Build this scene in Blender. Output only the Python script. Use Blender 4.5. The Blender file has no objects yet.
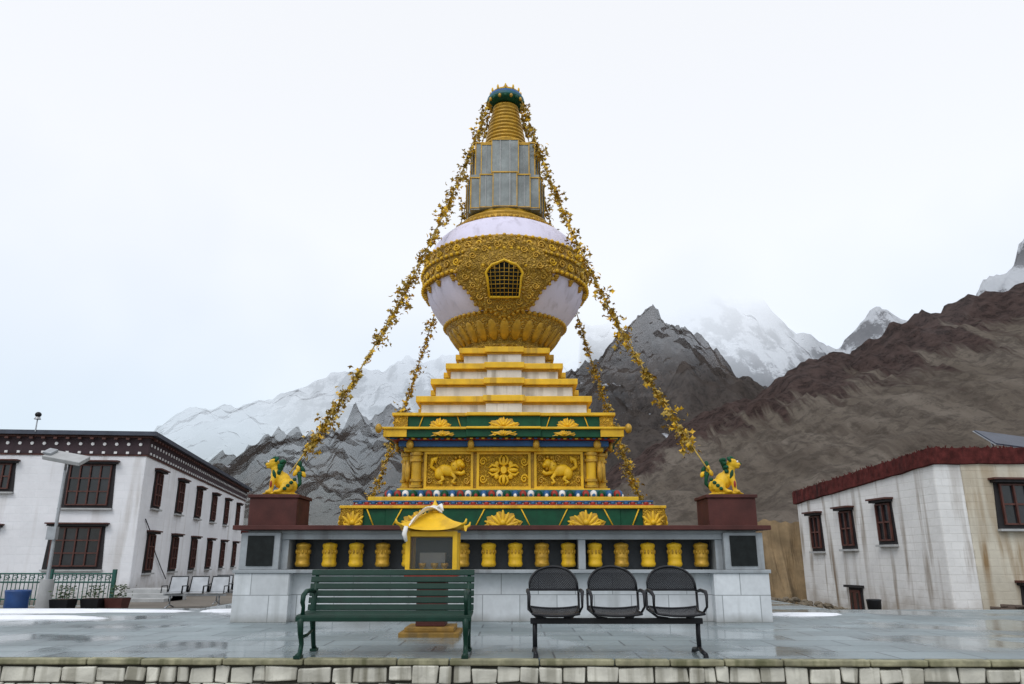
import bpy, math, random
from mathutils import Vector, Matrix, noise
random.seed(7)
sc=bpy.context.scene
sc.view_settings.view_transform='Standard'; sc.view_settings.look='None'; sc.view_settings.exposure=0
rad=math.radians
# ---------------------------------------------------------------- materials
def mk(name,col,rough=.6,metal=0,var=.15,scale=3,bump=.15,bscale=40,streak=None,brick=None,relief=0,flat=False,rvar=0,sthr=.56,spec=.5,bvar=.13,dirt=None):
    m=bpy.data.materials.new(name); m.use_nodes=True
    N=m.node_tree.nodes; L=m.node_tree.links; P=N['Principled BSDF']
    P.inputs['Roughness'].default_value=rough; P.inputs['Metallic'].default_value=metal
    P.inputs['Specular IOR Level'].default_value=spec
    tc=N.new('ShaderNodeTexCoord'); O=tc.outputs['Object']
    def noi(sc_,det=4,vec=O):
        n=N.new('ShaderNodeTexNoise'); n.inputs['Scale'].default_value=sc_; n.inputs['Detail'].default_value=det
        L.new(vec,n.inputs['Vector']); return n
    def mix(fac,a,b,bt='MIX'):
        n=N.new('ShaderNodeMix'); n.data_type='RGBA'; n.blend_type=bt
        for s,x in ((n.inputs['Factor'],fac),(n.inputs['A'],a),(n.inputs['B'],b)):
            if isinstance(x,(int,float)): s.default_value=x
            elif isinstance(x,tuple): s.default_value=(*x[:3],1)
            else: L.new(x,s)
        return n.outputs['Result']
    def mr(x,a,b,c=0,d=1):
        n=N.new('ShaderNodeMapRange'); L.new(x,n.inputs['Value'])
        for i,v in zip((1,2,3,4),(a,b,c,d)): n.inputs[i].default_value=v
        return n.outputs['Result']
    n1=noi(scale)
    f=mr(n1.outputs['Fac'],.3,.7)
    c=mix(f,tuple(x*(1-var) for x in col),tuple(min(1,x*(1+var)) for x in col))
    n0=noi(bscale,3)
    c=mix(mr(n0.outputs['Fac'],.35,.7,0,.35*min(1,var*3)),c,tuple(x*.55 for x in col))
    hgt=n0.outputs['Fac']
    bs=bump
    if brick:
        w,h,mo,mc=brick
        vec=O
        if not flat:
            s=N.new('ShaderNodeSeparateXYZ'); L.new(O,s.inputs[0])
            a=N.new('ShaderNodeMath'); L.new(s.outputs[0],a.inputs[0]); L.new(s.outputs[1],a.inputs[1])
            cb=N.new('ShaderNodeCombineXYZ'); L.new(a.outputs[0],cb.inputs[0]); L.new(s.outputs[2],cb.inputs[1]); vec=cb.outputs[0]
        b=N.new('ShaderNodeTexBrick'); L.new(vec,b.inputs['Vector'])
        b.inputs['Scale'].default_value=1; b.inputs['Brick Width'].default_value=w; b.inputs['Row Height'].default_value=h
        b.inputs['Mortar Size'].default_value=mo; b.inputs['Mortar Smooth'].default_value=.3
        q=1-bvar;q2=1+bvar*.7
        b.inputs['Color1'].default_value=(q,q,q,1); b.inputs['Color2'].default_value=(q2,q2,q2,1); b.inputs['Mortar'].default_value=(1,1,1,1)
        c=mix(1.0,c,b.outputs['Color'],'MULTIPLY')
        c=mix(b.outputs['Fac'],c,mc)
        a=N.new('ShaderNodeMath'); a.operation='MULTIPLY_ADD'; L.new(b.outputs['Fac'],a.inputs[0]); a.inputs[1].default_value=-1.0 if bvar>.05 else -.3; L.new(hgt,a.inputs[2]); hgt=a.outputs[0]
    if streak:
        scol,amt,zs=streak
        mp=N.new('ShaderNodeMapping'); L.new(O,mp.inputs[0]); mp.inputs['Scale'].default_value=(zs,zs,zs*.09)
        ns=noi(1,6,mp.outputs[0])
        nb=noi(.5,3)
        k=N.new('ShaderNodeMath'); k.operation='MULTIPLY'
        L.new(mr(ns.outputs['Fac'],sthr,sthr+.12),k.inputs[0]); L.new(mr(nb.outputs['Fac'],.4,.62,amt*.35,amt),k.inputs[1])
        c=mix(k.outputs[0],c,scol)
    if dirt:
        d0,d1,dc=dirt
        s=N.new('ShaderNodeSeparateXYZ'); L.new(O,s.inputs[0])
        nd=noi(2.2,6); k=N.new('ShaderNodeMath');k.operation='MULTIPLY_ADD';L.new(nd.outputs['Fac'],k.inputs[0]);k.inputs[1].default_value=(d1-d0)*1.6;L.new(s.outputs[2],k.inputs[2])
        c=mix(mr(k.outputs[0],d0+(d1-d0)*.8,d1+(d1-d0)*.8,.75,0),c,dc)
    if relief:
        nw=noi(relief*.6,2)
        vm=N.new('ShaderNodeVectorMath'); vm.operation='MULTIPLY_ADD'
        L.new(nw.outputs['Color'],vm.inputs[0]); vm.inputs[1].default_value=(.12,.12,.12); L.new(O,vm.inputs[2])
        vo=N.new('ShaderNodeTexVoronoi'); vo.feature='SMOOTH_F1'; vo.inputs['Scale'].default_value=relief; vo.inputs['Smoothness'].default_value=.3
        L.new(vm.outputs[0],vo.inputs['Vector'])
        sn=N.new('ShaderNodeMath'); sn.operation='SINE'; mm=N.new('ShaderNodeMath'); mm.operation='MULTIPLY'; mm.inputs[1].default_value=16
        L.new(vo.outputs['Distance'],mm.inputs[0]); L.new(mm.outputs[0],sn.inputs[0])
        hgt=mr(sn.outputs[0],-1,1); bs=.9
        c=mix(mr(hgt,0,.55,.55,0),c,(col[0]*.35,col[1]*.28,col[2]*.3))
    L.new(c,P.inputs['Base Color'])
    bp=N.new('ShaderNodeBump'); bp.inputs['Strength'].default_value=bs; bp.inputs['Distance'].default_value=.03 if relief else .012
    L.new(hgt,bp.inputs['Height']); L.new(bp.outputs[0],P.inputs['Normal'])
    if rvar:
        nr=noi(.55,6); L.new(mr(nr.outputs['Fac'],.42,.58,max(.05,rough-rvar),rough+rvar),P.inputs['Roughness'])
    return m
YEL=mk('yellow_paint',(.78,.47,.01),.55,0,.18,4,.15,60,streak=((.34,.19,.02),.7,5),sthr=.53)
GOLD=mk('gold_paint',(.52,.30,.025),.42,.25,.28,8,.3,40)
GOLDR=mk('gold_relief',(.47,.28,.028),.40,.3,.2,6,.3,40,relief=9)
GOLDR2=mk('gold_relief_fine',(.64,.38,.02),.48,.1,.15,6,.3,40,relief=16)
GARL=mk('garland_brass_leaf',(.40,.27,.04),.42,.2,.45,14,.1)
GREEN=mk('green_paint',(.003,.07,.03),.55,0,.25,5,.15,streak=((.015,.045,.03),.5,5),spec=.3)
BLUE=mk('blue_paint',(.012,.09,.25),.55,0,.2,5,.15)
TEAL=mk('teal_paint',(.008,.11,.14),.55,0,.2,5,.15)
RED=mk('red_paint',(.30,.025,.015),.55,0,.2,5,.15)
MAR=mk('maroon_paint',(.08,.024,.02),.65,0,.3,3,.3,50,streak=((.045,.022,.018),.6,4),spec=.3)
LAV=mk('lavender_white',(.72,.69,.84),.6,0,.07,2,.1,30,streak=((.40,.37,.44),.6,5),sthr=.54)
WHT=mk('step_whitewash',(.66,.65,.62),.8,0,.12,3,.3,30,streak=((.26,.24,.2),.85,5),sthr=.5)
WPAINT=mk('white_paint',(.75,.75,.75),.6,0,.08,3)
MARB=mk('podium_marble',(.60,.63,.65),.4,0,.16,1.3,.1,14,brick=(.62,.42,.008,(.26,.28,.29)),streak=((.32,.34,.34),.75,3),dirt=(-.02,.14,(.2,.2,.18)),sthr=.53)
MARB2=mk('niche_stone',(.32,.35,.37),.55,0,.2,2,.15,20,streak=((.15,.15,.15),.75,4))
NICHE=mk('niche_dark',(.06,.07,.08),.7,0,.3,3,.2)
BLACK=mk('black_granite',(.01,.013,.013),.55,0,.4,9,.05,spec=.2)
SILV=mk('harmika_metal',(.22,.245,.24),.36,.3,.3,3,.15,20,streak=((.09,.09,.08),.6,6))
PLAZA=mk('plaza_tiles',(.22,.27,.285),.31,0,.24,.6,.08,18,brick=(.9,.6,.013,(.075,.09,.10)),flat=True,rvar=.2,spec=.55,bvar=.18)
WALLW=mk('whitewashed_wall',(.80,.81,.84),.9,0,.06,.9,.7,7,streak=((.42,.39,.36),.55,2.2),brick=(.6,.28,.01,(.77,.79,.82)),bvar=.02,dirt=(-.5,.5,(.32,.29,.26)))
WALLS=mk('stained_whitewash',(.75,.75,.74),.9,0,.09,1.0,.8,8,streak=((.22,.17,.12),1,2.8),brick=(.42,.2,.012,(.69,.69,.67)),sthr=.51,bvar=.03,dirt=(-.9,.2,(.28,.23,.17)))
WALLS2=mk('stained_whitewash_end',(.60,.56,.46),.9,0,.15,1.0,.8,8,streak=((.26,.17,.08),1,2.4),brick=(.42,.2,.012,(.55,.51,.42)),sthr=.46,bvar=.03,dirt=(-.9,.4,(.28,.22,.15)))
BAND=mk('parapet_dark',(.035,.016,.022),.7,0,.3,3,.3)
REDB=mk('parapet_maroon_brush',(.09,.02,.018),.95,0,.5,5,1,25,streak=((.02,.012,.012),.8,5),spec=.2)
ROOFT=mk('roof_slate',(.045,.055,.08),.5,0,.3,3,.3)
WOOD=mk('window_wood',(.085,.026,.018),.6,0,.35,6,.2)
FRM=mk('window_surround_black',(.012,.01,.012),.7,0,.3,6,.2)
GLASS=mk('window_glass',(.02,.022,.026),.15,0,.5,1.5,.02)
ADOBE=mk('adobe',(.25,.18,.10),.95,0,.3,1.6,1,7)
STONE=mk('whitewashed_stone',(.64,.63,.55),.9,0,.28,4,.8,16,streak=((.1,.09,.05),.9,6),sthr=.47)
MORT=mk('dark_mortar',(.04,.038,.028),.95,0,.3,6,.8,20)
MOSS=mk('mossy_coping',(.29,.28,.18),.85,0,.4,5,.6,22,streak=((.07,.075,.025),.9,6),sthr=.48)
SNOW=mk('snow',(.82,.85,.9),.6,0,.06,3,.4,12)
BGREEN=mk('bench_green_paint',(.003,.032,.02),.45,0,.25,5,.12,50,spec=.3)
BLK=mk('black_steel',(.008,.009,.012),.45,.1,.3,6,.1,spec=.35)
GREYM=mk('grey_metal',(.36,.38,.4),.4,.5,.15,5,.1)
LGREY=mk('light_concrete',(.4,.41,.41),.8,0,.15,3,.3)
BLUEP=mk('blue_plastic',(.015,.06,.2),.4,0,.15,5,.05)
LOG=mk('logs',(.09,.065,.05),.9,0,.35,4,.6)
FGREEN=mk('fence_green',(.01,.09,.07),.5,0,.2,5,.1)
SOIL=mk('soil',(.05,.035,.025),.95)
LEAF=mk('shrub_leaf',(.05,.08,.03),.7,0,.4,9,.1)
RUB=mk('rubble',(.17,.14,.1),.95,0,.4,3,.5)
CLOTH=mk('white_scarf',(.8,.79,.76),.8,0,.08,8,.3)
OCH=mk('ochre_plinth',(.28,.16,.025),.65,0,.3,5,.3,streak=((.07,.05,.025),.8,5),sthr=.5)
PERF=mk('perforated_steel',(.008,.009,.012),.5,.1,.2,6,.1,spec=.3)
def perf(m):
    N=m.node_tree.nodes;L=m.node_tree.links;P=N['Principled BSDF']
    tc=N.new('ShaderNodeTexCoord'); s=N.new('ShaderNodeSeparateXYZ'); L.new(tc.outputs['Object'],s.inputs[0])
    def sn(o):
        a=N.new('ShaderNodeMath');a.operation='MULTIPLY';a.inputs[1].default_value=2*math.pi/.022;L.new(o,a.inputs[0])
        b=N.new('ShaderNodeMath');b.operation='SINE';L.new(a.outputs[0],b.inputs[0]);return b.outputs[0]
    ad=N.new('ShaderNodeMath');L.new(s.outputs[1],ad.inputs[0]);L.new(s.outputs[2],ad.inputs[1])
    q=N.new('ShaderNodeMath');q.operation='MULTIPLY';L.new(sn(s.outputs[0]),q.inputs[0]);L.new(sn(ad.outputs[0]),q.inputs[1])
    g=N.new('ShaderNodeMath');g.operation='LESS_THAN';g.inputs[1].default_value=.8;L.new(q.outputs[0],g.inputs[0])
    L.new(g.outputs[0],P.inputs['Alpha'])
perf(PERF)
# ---------------------------------------------------------------- mesh builder
class B:
    def __init__(s): s.v=[];s.f=[];s.m=[];s.sm=[];s.M=Matrix.Identity(4);s.mats=[]
    def add(s,vs,fs,mat,smooth=False):
        if mat not in s.mats: s.mats.append(mat)
        k=s.mats.index(mat);o=len(s.v)
        s.v+=[tuple(s.M@Vector(v)) for v in vs]
        for f in fs: s.f.append([o+i for i in f]);s.m.append(k);s.sm.append(smooth)
    def box(s,x0,x1,y0,y1,z0,z1,mat):
        s.add([(x0,y0,z0),(x1,y0,z0),(x1,y1,z0),(x0,y1,z0),(x0,y0,z1),(x1,y0,z1),(x1,y1,z1),(x0,y1,z1)],
              [(0,3,2,1),(4,5,6,7),(0,1,5,4),(1,2,6,5),(2,3,7,6),(3,0,4,7)],mat)
    def prism(s,p,z0,z1,mat,p2=None):
        n=len(p);p2=p2 or p
        zt=(lambda i:z1[i]) if isinstance(z1,(list,tuple)) else (lambda i:z1)
        s.add([(x,y,z0) for x,y in p]+[(x,y,zt(i)) for i,(x,y) in enumerate(p2)],
              [tuple(range(n))[::-1],tuple(range(n,2*n))]+[(i,(i+1)%n,n+(i+1)%n,n+i) for i in range(n)],mat)
    def cyl(s,p0,p1,r0,r1,mat,n=12,smooth=True):
        p0=Vector(p0);p1=Vector(p1);d=(p1-p0).normalized()
        a=d.orthogonal().normalized();b=d.cross(a)
        vs=[];
        for p,r in((p0,r0),(p1,r1)):
            for i in range(n):
                t=2*math.pi*i/n; vs.append(p+(a*math.cos(t)+b*math.sin(t))*r)
        s.add(vs,[(i,(i+1)%n,n+(i+1)%n,n+i) for i in range(n)],mat,smooth)
        s.add(vs,[tuple(range(n))[::-1],tuple(range(n,2*n))],mat)
    def tube(s,pts,r,mat,n=6):
        pts=[Vector(p) for p in pts];vs=[];N=len(pts)
        rr=r if isinstance(r,(list,tuple)) else [r]*N
        up=None
        for i,p in enumerate(pts):
            d=(pts[min(i+1,N-1)]-pts[max(i-1,0)]).normalized()
            if up is None: up=d.orthogonal().normalized()
            up=(up-d*up.dot(d))
            up=up.normalized() if up.length>1e-6 else d.orthogonal().normalized()
            b=d.cross(up)
            for k in range(n):
                t=2*math.pi*k/n; vs.append(p+(up*math.cos(t)+b*math.sin(t))*rr[i])
        fs=[(i*n+k,i*n+(k+1)%n,(i+1)*n+(k+1)%n,(i+1)*n+k) for i in range(N-1) for k in range(n)]
        fs+=[tuple(range(n))[::-1],tuple(range((N-1)*n,N*n))]
        s.add(vs,fs,mat,True)
    def lathe(s,prof,mat,c=(0,0),n=64,smooth=True):
        vs=[];
        for r,z in prof:
            for i in range(n):
                t=2*math.pi*i/n; vs.append((c[0]+r*math.cos(t),c[1]+r*math.sin(t),z))
        s.add(vs,[(j*n+i,j*n+(i+1)%n,(j+1)*n+(i+1)%n,(j+1)*n+i) for j in range(len(prof)-1) for i in range(n)],mat,smooth)
    def ell(s,c,r,mat,rot=None,nu=10,nv=6):
        R=rot or Matrix.Identity(3);c=Vector(c);vs=[];fs=[]
        for j in range(1,nv):
            ph=math.pi*j/nv
            for i in range(nu):
                t=2*math.pi*i/nu
                vs.append(c+R@Vector((r[0]*math.sin(ph)*math.cos(t),r[1]*math.sin(ph)*math.sin(t),r[2]*math.cos(ph))))
        a=len(vs);vs.append(c+R@Vector((0,0,r[2])));vs.append(c+R@Vector((0,0,-r[2])))
        for j in range(nv-2):
            for i in range(nu): fs.append((j*nu+i,(j+1)*nu+i,(j+1)*nu+(i+1)%nu,j*nu+(i+1)%nu))
        for i in range(nu):
            fs.append((a,i,(i+1)%nu));fs.append((a+1,(nv-2)*nu+(i+1)%nu,(nv-2)*nu+i))
        s.add(vs,fs,mat,True)
    def obj(s,name,parent=None,bevel=0):
        me=bpy.data.meshes.new(name);me.from_pydata(s.v,[],s.f)
        for m in s.mats: me.materials.append(m)
        me.polygons.foreach_set('material_index',s.m);me.polygons.foreach_set('use_smooth',s.sm);me.update()
        o=bpy.data.objects.new(name,me);sc.collection.objects.link(o)
        if parent: o.parent=parent
        if bevel:
            b=o.modifiers.new('bevel','BEVEL');b.width=bevel;b.segments=2;b.limit_method='ANGLE';b.angle_limit=rad(50)
        return o
def empty(name):
    o=bpy.data.objects.new(name,None);sc.collection.objects.link(o);return o
RY=lambda a:Matrix.Rotation(a,3,'Y')
def foot(hw,pw=0,d=0):
    if not d: return [(-hw,-hw),(hw,-hw),(hw,hw),(-hw,hw)]
    e=hw+d
    return [(-hw,-hw),(-pw,-hw),(-pw,-e),(pw,-e),(pw,-hw),(hw,-hw),(hw,-pw),(e,-pw),(e,pw),(hw,pw),(hw,hw),(pw,hw),(pw,e),(-pw,e),(-pw,hw),(-hw,hw),(-hw,pw),(-e,pw),(-e,-pw),(-hw,-pw)]
CX,CY=-.17,17.4
T=Matrix.Translation((CX,CY,0))
def sides(ks=(0,1,2,3)):
    for k in ks: yield T@Matrix.Rotation(k*math.pi/2,4,'Z')
def spiral(b,c,r,turns,sgn,mat,th=.02,a0=0):
    pts=[];n=int(14*turns)
    for i in range(n+1):
        t=i/n; a=a0+sgn*t*turns*2*math.pi; q=r*(1-.85*t)
        pts.append((c[0]+q*math.cos(a),c[1],c[2]+q*math.sin(a)))
    b.tube(pts,[th*(1.1-.4*i/n) for i in range(n+1)],mat,5)
def fan(b,cx,y,z0,w,h,mat):
    pts=[(cx,y-.03,z0+h*.3)]
    m_=28
    for i in range(m_+1):
        t=math.pi*i/m_
        k=1-.22*abs(math.sin(4.5*t))
        pts.append((cx-math.cos(t)*w*.5*k,y-.012,z0+math.sin(t)*h*.93*k))
    b.add(pts,[(0,i+1,i) for i in range(1,m_+1)],GOLD,True)
    for a,l in ((-72,w*.46),(-45,h*.95),(-22,h*.92),(0,h),(22,h*.92),(45,h*.95),(72,w*.46)):
        A=rad(a);l=min(l,w*.5/max(.3,abs(math.sin(A))),)
        b.ell((cx+math.sin(A)*l*.52,y-.01,z0+math.cos(A)*l*.5),(h*.11,.03,l*.48),mat,RY(A),8,6)
    for q in(-1,1): spiral(b,(cx+q*w*.3,y-.02,z0+h*.22),h*.2,1.4,q,mat,h*.055)
    b.ell((cx,y-.03,z0+h*.25),(h*.18,.05,h*.18),mat)
# ---------------------------------------------------------------- stupa
stupa=empty('buddhist_stupa')
b=B();b.M=T
b.prism(foot(4.2),-.02,.76,MARB)
for sx in(-1,1):
    for sy in(-1,1):
        x0,x1=sorted((sx*3.5,sx*4.42));y0,y1=sorted((sy*3.5,sy*4.42))
        b.box(x0,x1,y0,y1,-.02,.765,MARB)
        x0,x1=sorted((sx*3.72,sx*4.38));y0,y1=sorted((sy*3.72,sy*4.38))
        b.box(x0,x1,y0,y1,.823,1.42,MARB2)
b.prism(foot(4.45),.766,.822,MARB2)
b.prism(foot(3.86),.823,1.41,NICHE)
b.prism(foot(4.3),1.4,1.46,MARB2)
b.prism(foot(4.5),1.461,1.535,MAR)
o=b.obj('podium',stupa,.008)
b=B()
for M in sides():
    b.M=M
    b.box(-3.719,3.719,-4.3,-3.87,1.31,1.399,MARB2)
    for x in(-1.35,1.35,-3.66,3.66): b.box(x-.06,x+.06,-4.27,-3.87,.824,1.309,MARB2)
    for x in(-4.04,4.04):
        b.box(x-.22,x+.22,-4.4,-4.381,.88,1.37,BLACK)
b.obj('podium_niche_columns_and_plaques',stupa,.006)
b=B();b.M=T
b.prism(foot(3.0,2.2,.02),1.536,1.9,GREEN)
b.prism(foot(3.06),1.901,1.955,YEL)
b.prism(foot(2.86),1.956,1.99,RED);b.prism(foot(2.82),1.99,2.03,WPAINT);b.prism(foot(2.86),2.031,2.06,BLUE)
b.prism(foot(2.62),2.061,2.15,YEL)
b.prism(foot(2.28),2.151,2.31,TEAL)
b.prism(foot(2.14),2.311,2.35,YEL)
b.prism(foot(1.93),2.351,3.16,GOLD)
b.prism(foot(2.04,.75,.05),3.1,3.19,YEL)
b.prism(foot(2.14,.75,.05),3.191,3.31,BLUE)
b.prism(foot(2.26,.75,.05),3.311,3.345,RED)
b.prism(foot(2.38,.75,.06),3.346,3.50,GREEN)
b.prism(foot(2.45,.75,.06),3.501,3.545,YEL)
b.prism(foot(2.2,.75,.06),3.546,3.80,GREEN)
b.prism(foot(2.28,.75,.06),3.801,3.865,YEL)
b.obj('throne_tiers',stupa,.01)
b=B();b.M=T
st=[(1.86,3.866,4.30),(1.59,4.301,4.74),(1.30,4.741,5.16),(1.03,5.161,5.59)]
for hw,z0,z1 in st:
    b.prism(foot(hw-.11,.38,.15),z0,z1-.13,WHT)
    b.prism(foot(hw,.44,.12),z1-.129,z1,YEL)
    b.prism(foot(hw-.04,.42,.13),z0,z0+.04,YEL)
    b.prism(foot(hw-.08,.40,.14),z1-.17,z1-.131,GOLD)
b.obj('stepped_tiers',stupa,.012)
b=B()
for M in sides():
    b.M=M
    y=-3.03
    for x in(-1.55,0,1.55):
        fan(b,x,y,1.56,.8,.33,YEL)
        for q in(-1,1): b.tube([(x+q*.34,y,1.9),(x+q*.52,y,1.55)],.016,YEL,4)
    for q in(-1,1):
        b.box(*sorted((q*2.62,q*3.02)),y-.01,y+.1,1.54,1.9,GOLDR2)
        fan(b,q*2.8,y-.02,1.57,.4,.3,YEL)
        b.tube([(q*2.55,y,1.9),(q*2.4,y,1.55)],.016,YEL,4)
    cols=[BLUE,RED,WPAINT,GREEN,YEL]
    hw,z,r=2.33,2.225,.08
    n=int(2*hw/.155)
    for i in range(n):
        x=-hw+.08+i*(2*hw-.16)/(n-1)
        b.ell((x,-hw+.03,z),(.072,.07,r),cols[i%4],None,8,6)
        b.ell((x,-hw-.02,z-.03),(.038,.04,.045),cols[(i+2)%4],None,6,4)
    n=44
    for i in range(n):
        x=-2.72+i*5.44/(n-1); b.ell((x,-2.84,2.01),(.055,.03,.035),(BLUE,RED)[i%2],None,6,4)
    y=-1.93
    for x0,x1 in((-1.62,-.62),(-.55,.55),(.62,1.62)):
        b.box(x0,x1,y-.03,y+.01,2.38,3.08,GOLDR2)
        for a in((x0,x1,2.355,2.40),(x0,x1,3.05,3.095)): b.box(a[0],a[1],y-.09,y-.005,a[2],a[3],YEL)
        for a in((x0,x0+.05),(x1-.05,x1)): b.box(a[0],a[1],y-.085,y-.006,2.401,3.049,YEL)
    for q in(-1,1):
        b.cyl((q*1.78,y-.07,2.36),(q*1.78,y-.07,3.09),.1,.1,YEL,12)
        for z in(2.4,2.52,2.92,3.05): b.cyl((q*1.78,y-.07,z-.025),(q*1.78,y-.07,z+.025),.135,.135,GOLD,12)
        b.ell((q*2.02,y-.02,2.7),(.06,.06,.22),GOLD)
    b.M=M@Matrix.Translation((0,0,2.725))@Matrix.Diagonal((1.0,1,1.2,1))@Matrix.Translation((0,0,-2.69))
    yc=y-.06
    b.cyl((0,yc+.03,2.695),(0,yc-.05,2.695),.075,.06,YEL,16)
    for k in range(4):
        A=k*math.pi/2
        d=Vector((math.sin(A),0,math.cos(A)));L_=1.25 if k%2 else 1
        c0=Vector((0,yc,2.695))
        b.ell(c0+d*.15*L_,(.04,.035,.09*L_),YEL,RY(A),8,6)
        for s_ in(-1,1):
            e=Vector((math.cos(A),0,-math.sin(A)))*s_
            b.tube([c0+d*.08,c0+d*.12*L_+e*.07,c0+d*.19*L_+e*.085,c0+d*.25*L_+e*.03],[.02,.03,.025,.012],YEL,6)
        A2=A+math.pi/4
        b.ell(c0+Vector((math.sin(A2)*.2,0,math.cos(A2)*.15)),(.05,.03,.05),YEL)
    for q in(-1,1):
        for z,sg in((2.55,1),(2.84,-1)): spiral(b,(q*.42,yc+.02,z),.075,1.5,q*sg,YEL,.018)
    for q in(-1,1):
        cx=q*1.12
        def X(dx): return cx-q*dx
        def E(dx,dz,rx,rz,a=0,ry=.06,m=YEL): b.ell((X(dx),yc,2.69+dz),(rx,ry,rz),m,RY(a*q),10,7)
        E(-.04,0,.19,.095,-.2);E(.13,.07,.1,.11,0,.09);E(.22,.11,.095,.085,0,.12);E(.285,.08,.05,.045,0,.15)
        E(-.19,-.05,.1,.11,0,.08)
        for k in range(7):
            a=k*.75+.6; E(.2+.11*math.cos(a),.12+.1*math.sin(a),.035,.035,0,.09,GOLD)
        b.tube([(X(.1),yc,2.69-.02),(X(.26),yc-.02,2.69-.06),(X(.33),yc-.03,2.69-.02)],[.045,.035,.04],YEL,6)
        b.tube([(X(.05),yc,2.69-.04),(X(.14),yc-.02,2.69-.13),(X(.08),yc-.03,2.69-.2),(X(.15),yc-.04,2.69-.22)],[.05,.035,.03,.03],YEL,6)
        b.tube([(X(-.2),yc,2.69-.06),(X(-.1),yc-.02,2.69-.15),(X(-.2),yc-.03,2.69-.21),(X(-.12),yc-.04,2.69-.23)],[.06,.04,.03,.03],YEL,6)
        b.tube([(X(-.25),yc,2.69),(X(-.36),yc-.01,2.69+.06),(X(-.33),yc-.02,2.69+.17),(X(-.25),yc-.02,2.69+.2),(X(-.27),yc-.02,2.69+.12)],[.03,.035,.045,.05,.02],YEL,6)
        for dx,dz in((.36,-.17),(-.4,-.16),(.02,.2),(.38,.2)): spiral(b,(X(dx),yc+.02,2.69+dz),.06,1.4,q,GOLD,.016)
    b.M=M
    for q in(-1,1):
        b.box(*sorted((q*1.95,q*2.42)),-2.41,-2.37,3.35,3.5,YEL)
        fan(b,q*1.22,-2.4,3.36,.5,.13,YEL)
        b.box(*sorted((q*1.96,q*2.22)),-2.24,-2.19,3.55,3.8,GOLDR2)
        b.ell((q*2.5,-2.5,3.5),(.07,.07,.1),GOLD)
        fan(b,q*1.3,-2.22,3.56,.5,.22,YEL)
        for x in(.95,1.65): b.tube([(q*x,-2.22,3.8),(q*(x+(.08 if x>1.2 else -.08)),-2.22,3.56)],.014,YEL,4)
    fan(b,0,-2.46,3.36,.6,.13,YEL);fan(b,0,-2.28,3.56,.7,.23,YEL)
    for i in range(40):
        x=-2.3+i*4.6/39; b.box(x-.03,x+.03,-2.36 if abs(x)<.72 else -2.3,-2.2,3.315,3.34,(YEL,BLUE)[i%2])
    for q in(-1,1):
        b.ell((q*.66,-2.25,3.22),(.07,.05,.1),GOLD);b.ell((q*1.9,-2.2,3.22),(.08,.05,.1),GOLD)
b.obj('tier_ornaments',stupa)
# dome
DOME=[(6.3,1.38),(6.55,1.6),(6.8,1.77),(7.05,1.88),(7.3,1.94),(7.6,1.97),(7.98,1.91),(8.2,1.83),(8.4,1.71),(8.6,1.5),(8.76,1.22)]
def dr(z):
    for (z0,r0),(z1,r1) in zip(DOME,DOME[1:]):
        if z<=z1: return r0+(r1-r0)*(z-z0)/(z1-z0)
    return DOME[-1][1]
b=B();b.M=T
b.lathe([(.9,5.58),(1.02,5.62),(1.02,5.7),(.98,5.74),(1.1,5.85),(1.26,6.02),(1.38,6.2),(1.44,6.3),(1.44,6.36),(1.34,6.38)],GOLDR,n=96)
b.lathe([(r,z) for z,r in DOME],LAV,n=96)
b.lathe([(1.88,7.18),(1.97,7.19),(2.01,7.26),(1.98,7.32),(2.0,7.4),(2.0,7.56)],GOLDR,n=96)
b.lathe([(2.0,7.561),(2.04,7.59),(2.02,7.63),(1.98,7.8),(1.95,7.88),(1.97,7.93),(1.93,7.98),(1.85,7.99)],GOLDR,n=96)
b.lathe([(1.2,8.68),(1.28,8.72),(1.28,8.79),(1.15,8.83),(1.12,8.9),(1.16,8.93),(1.12,8.98),(1.0,9.02),(.97,9.12),(.6,9.14)],GOLD,n=64)
for i in range(56):
    a=2*math.pi*i/56
    b.ell((1.29*math.cos(a),1.29*math.sin(a),8.76),(.05,.05,.04),GOLD,None,6,4)
for n,r,z,s in((80,2.01,7.22,.05),(80,2.04,7.6,.045),(76,1.97,7.94,.045),(64,1.45,6.33,.055)):
    for i in range(n):
        a=2*math.pi*i/n;b.ell((r*math.cos(a),r*math.sin(a),z),(s,s,s*.9),YEL if n!=64 else GOLD,None,6,4)
for i in range(28):
    a=2*math.pi*i/28;R=Matrix.Rotation(a,3,'Z')@Matrix.Rotation(rad(38),3,'Y')
    b.ell((1.2*math.cos(a),1.2*math.sin(a),5.98),(.05,.12,.27),GOLD,R,8,6)
for i in range(44):
    a=2*math.pi*i/44
    for zc,rr,rb in((7.42,.1,2.01),(7.77,.095,2.0)):
        pts=[]
        for k in range(17):
            t=k/16;an=(-1)**i*t*9;q=rr*(1-.8*t);z=zc+q*math.sin(an)
            r1=rb if zc<7.5 else rb-.2*(z-zc);ph=a+q*math.cos(an)/r1
            pts.append((r1*math.cos(ph),r1*math.sin(ph),z))
        b.tube(pts,.02,YEL if i%2 else GOLD,5)
for i in range(24):
    a=2*math.pi*(i+.5)/24
    for k in range(3):
        z=7.13-.04*k;r=dr(z)+.02;b.ell((r*math.cos(a),r*math.sin(a),z),(.08-.018*k,.08-.018*k,.04),GOLD,None,6,4)
b.obj('dome',stupa)
b=B()
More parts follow.
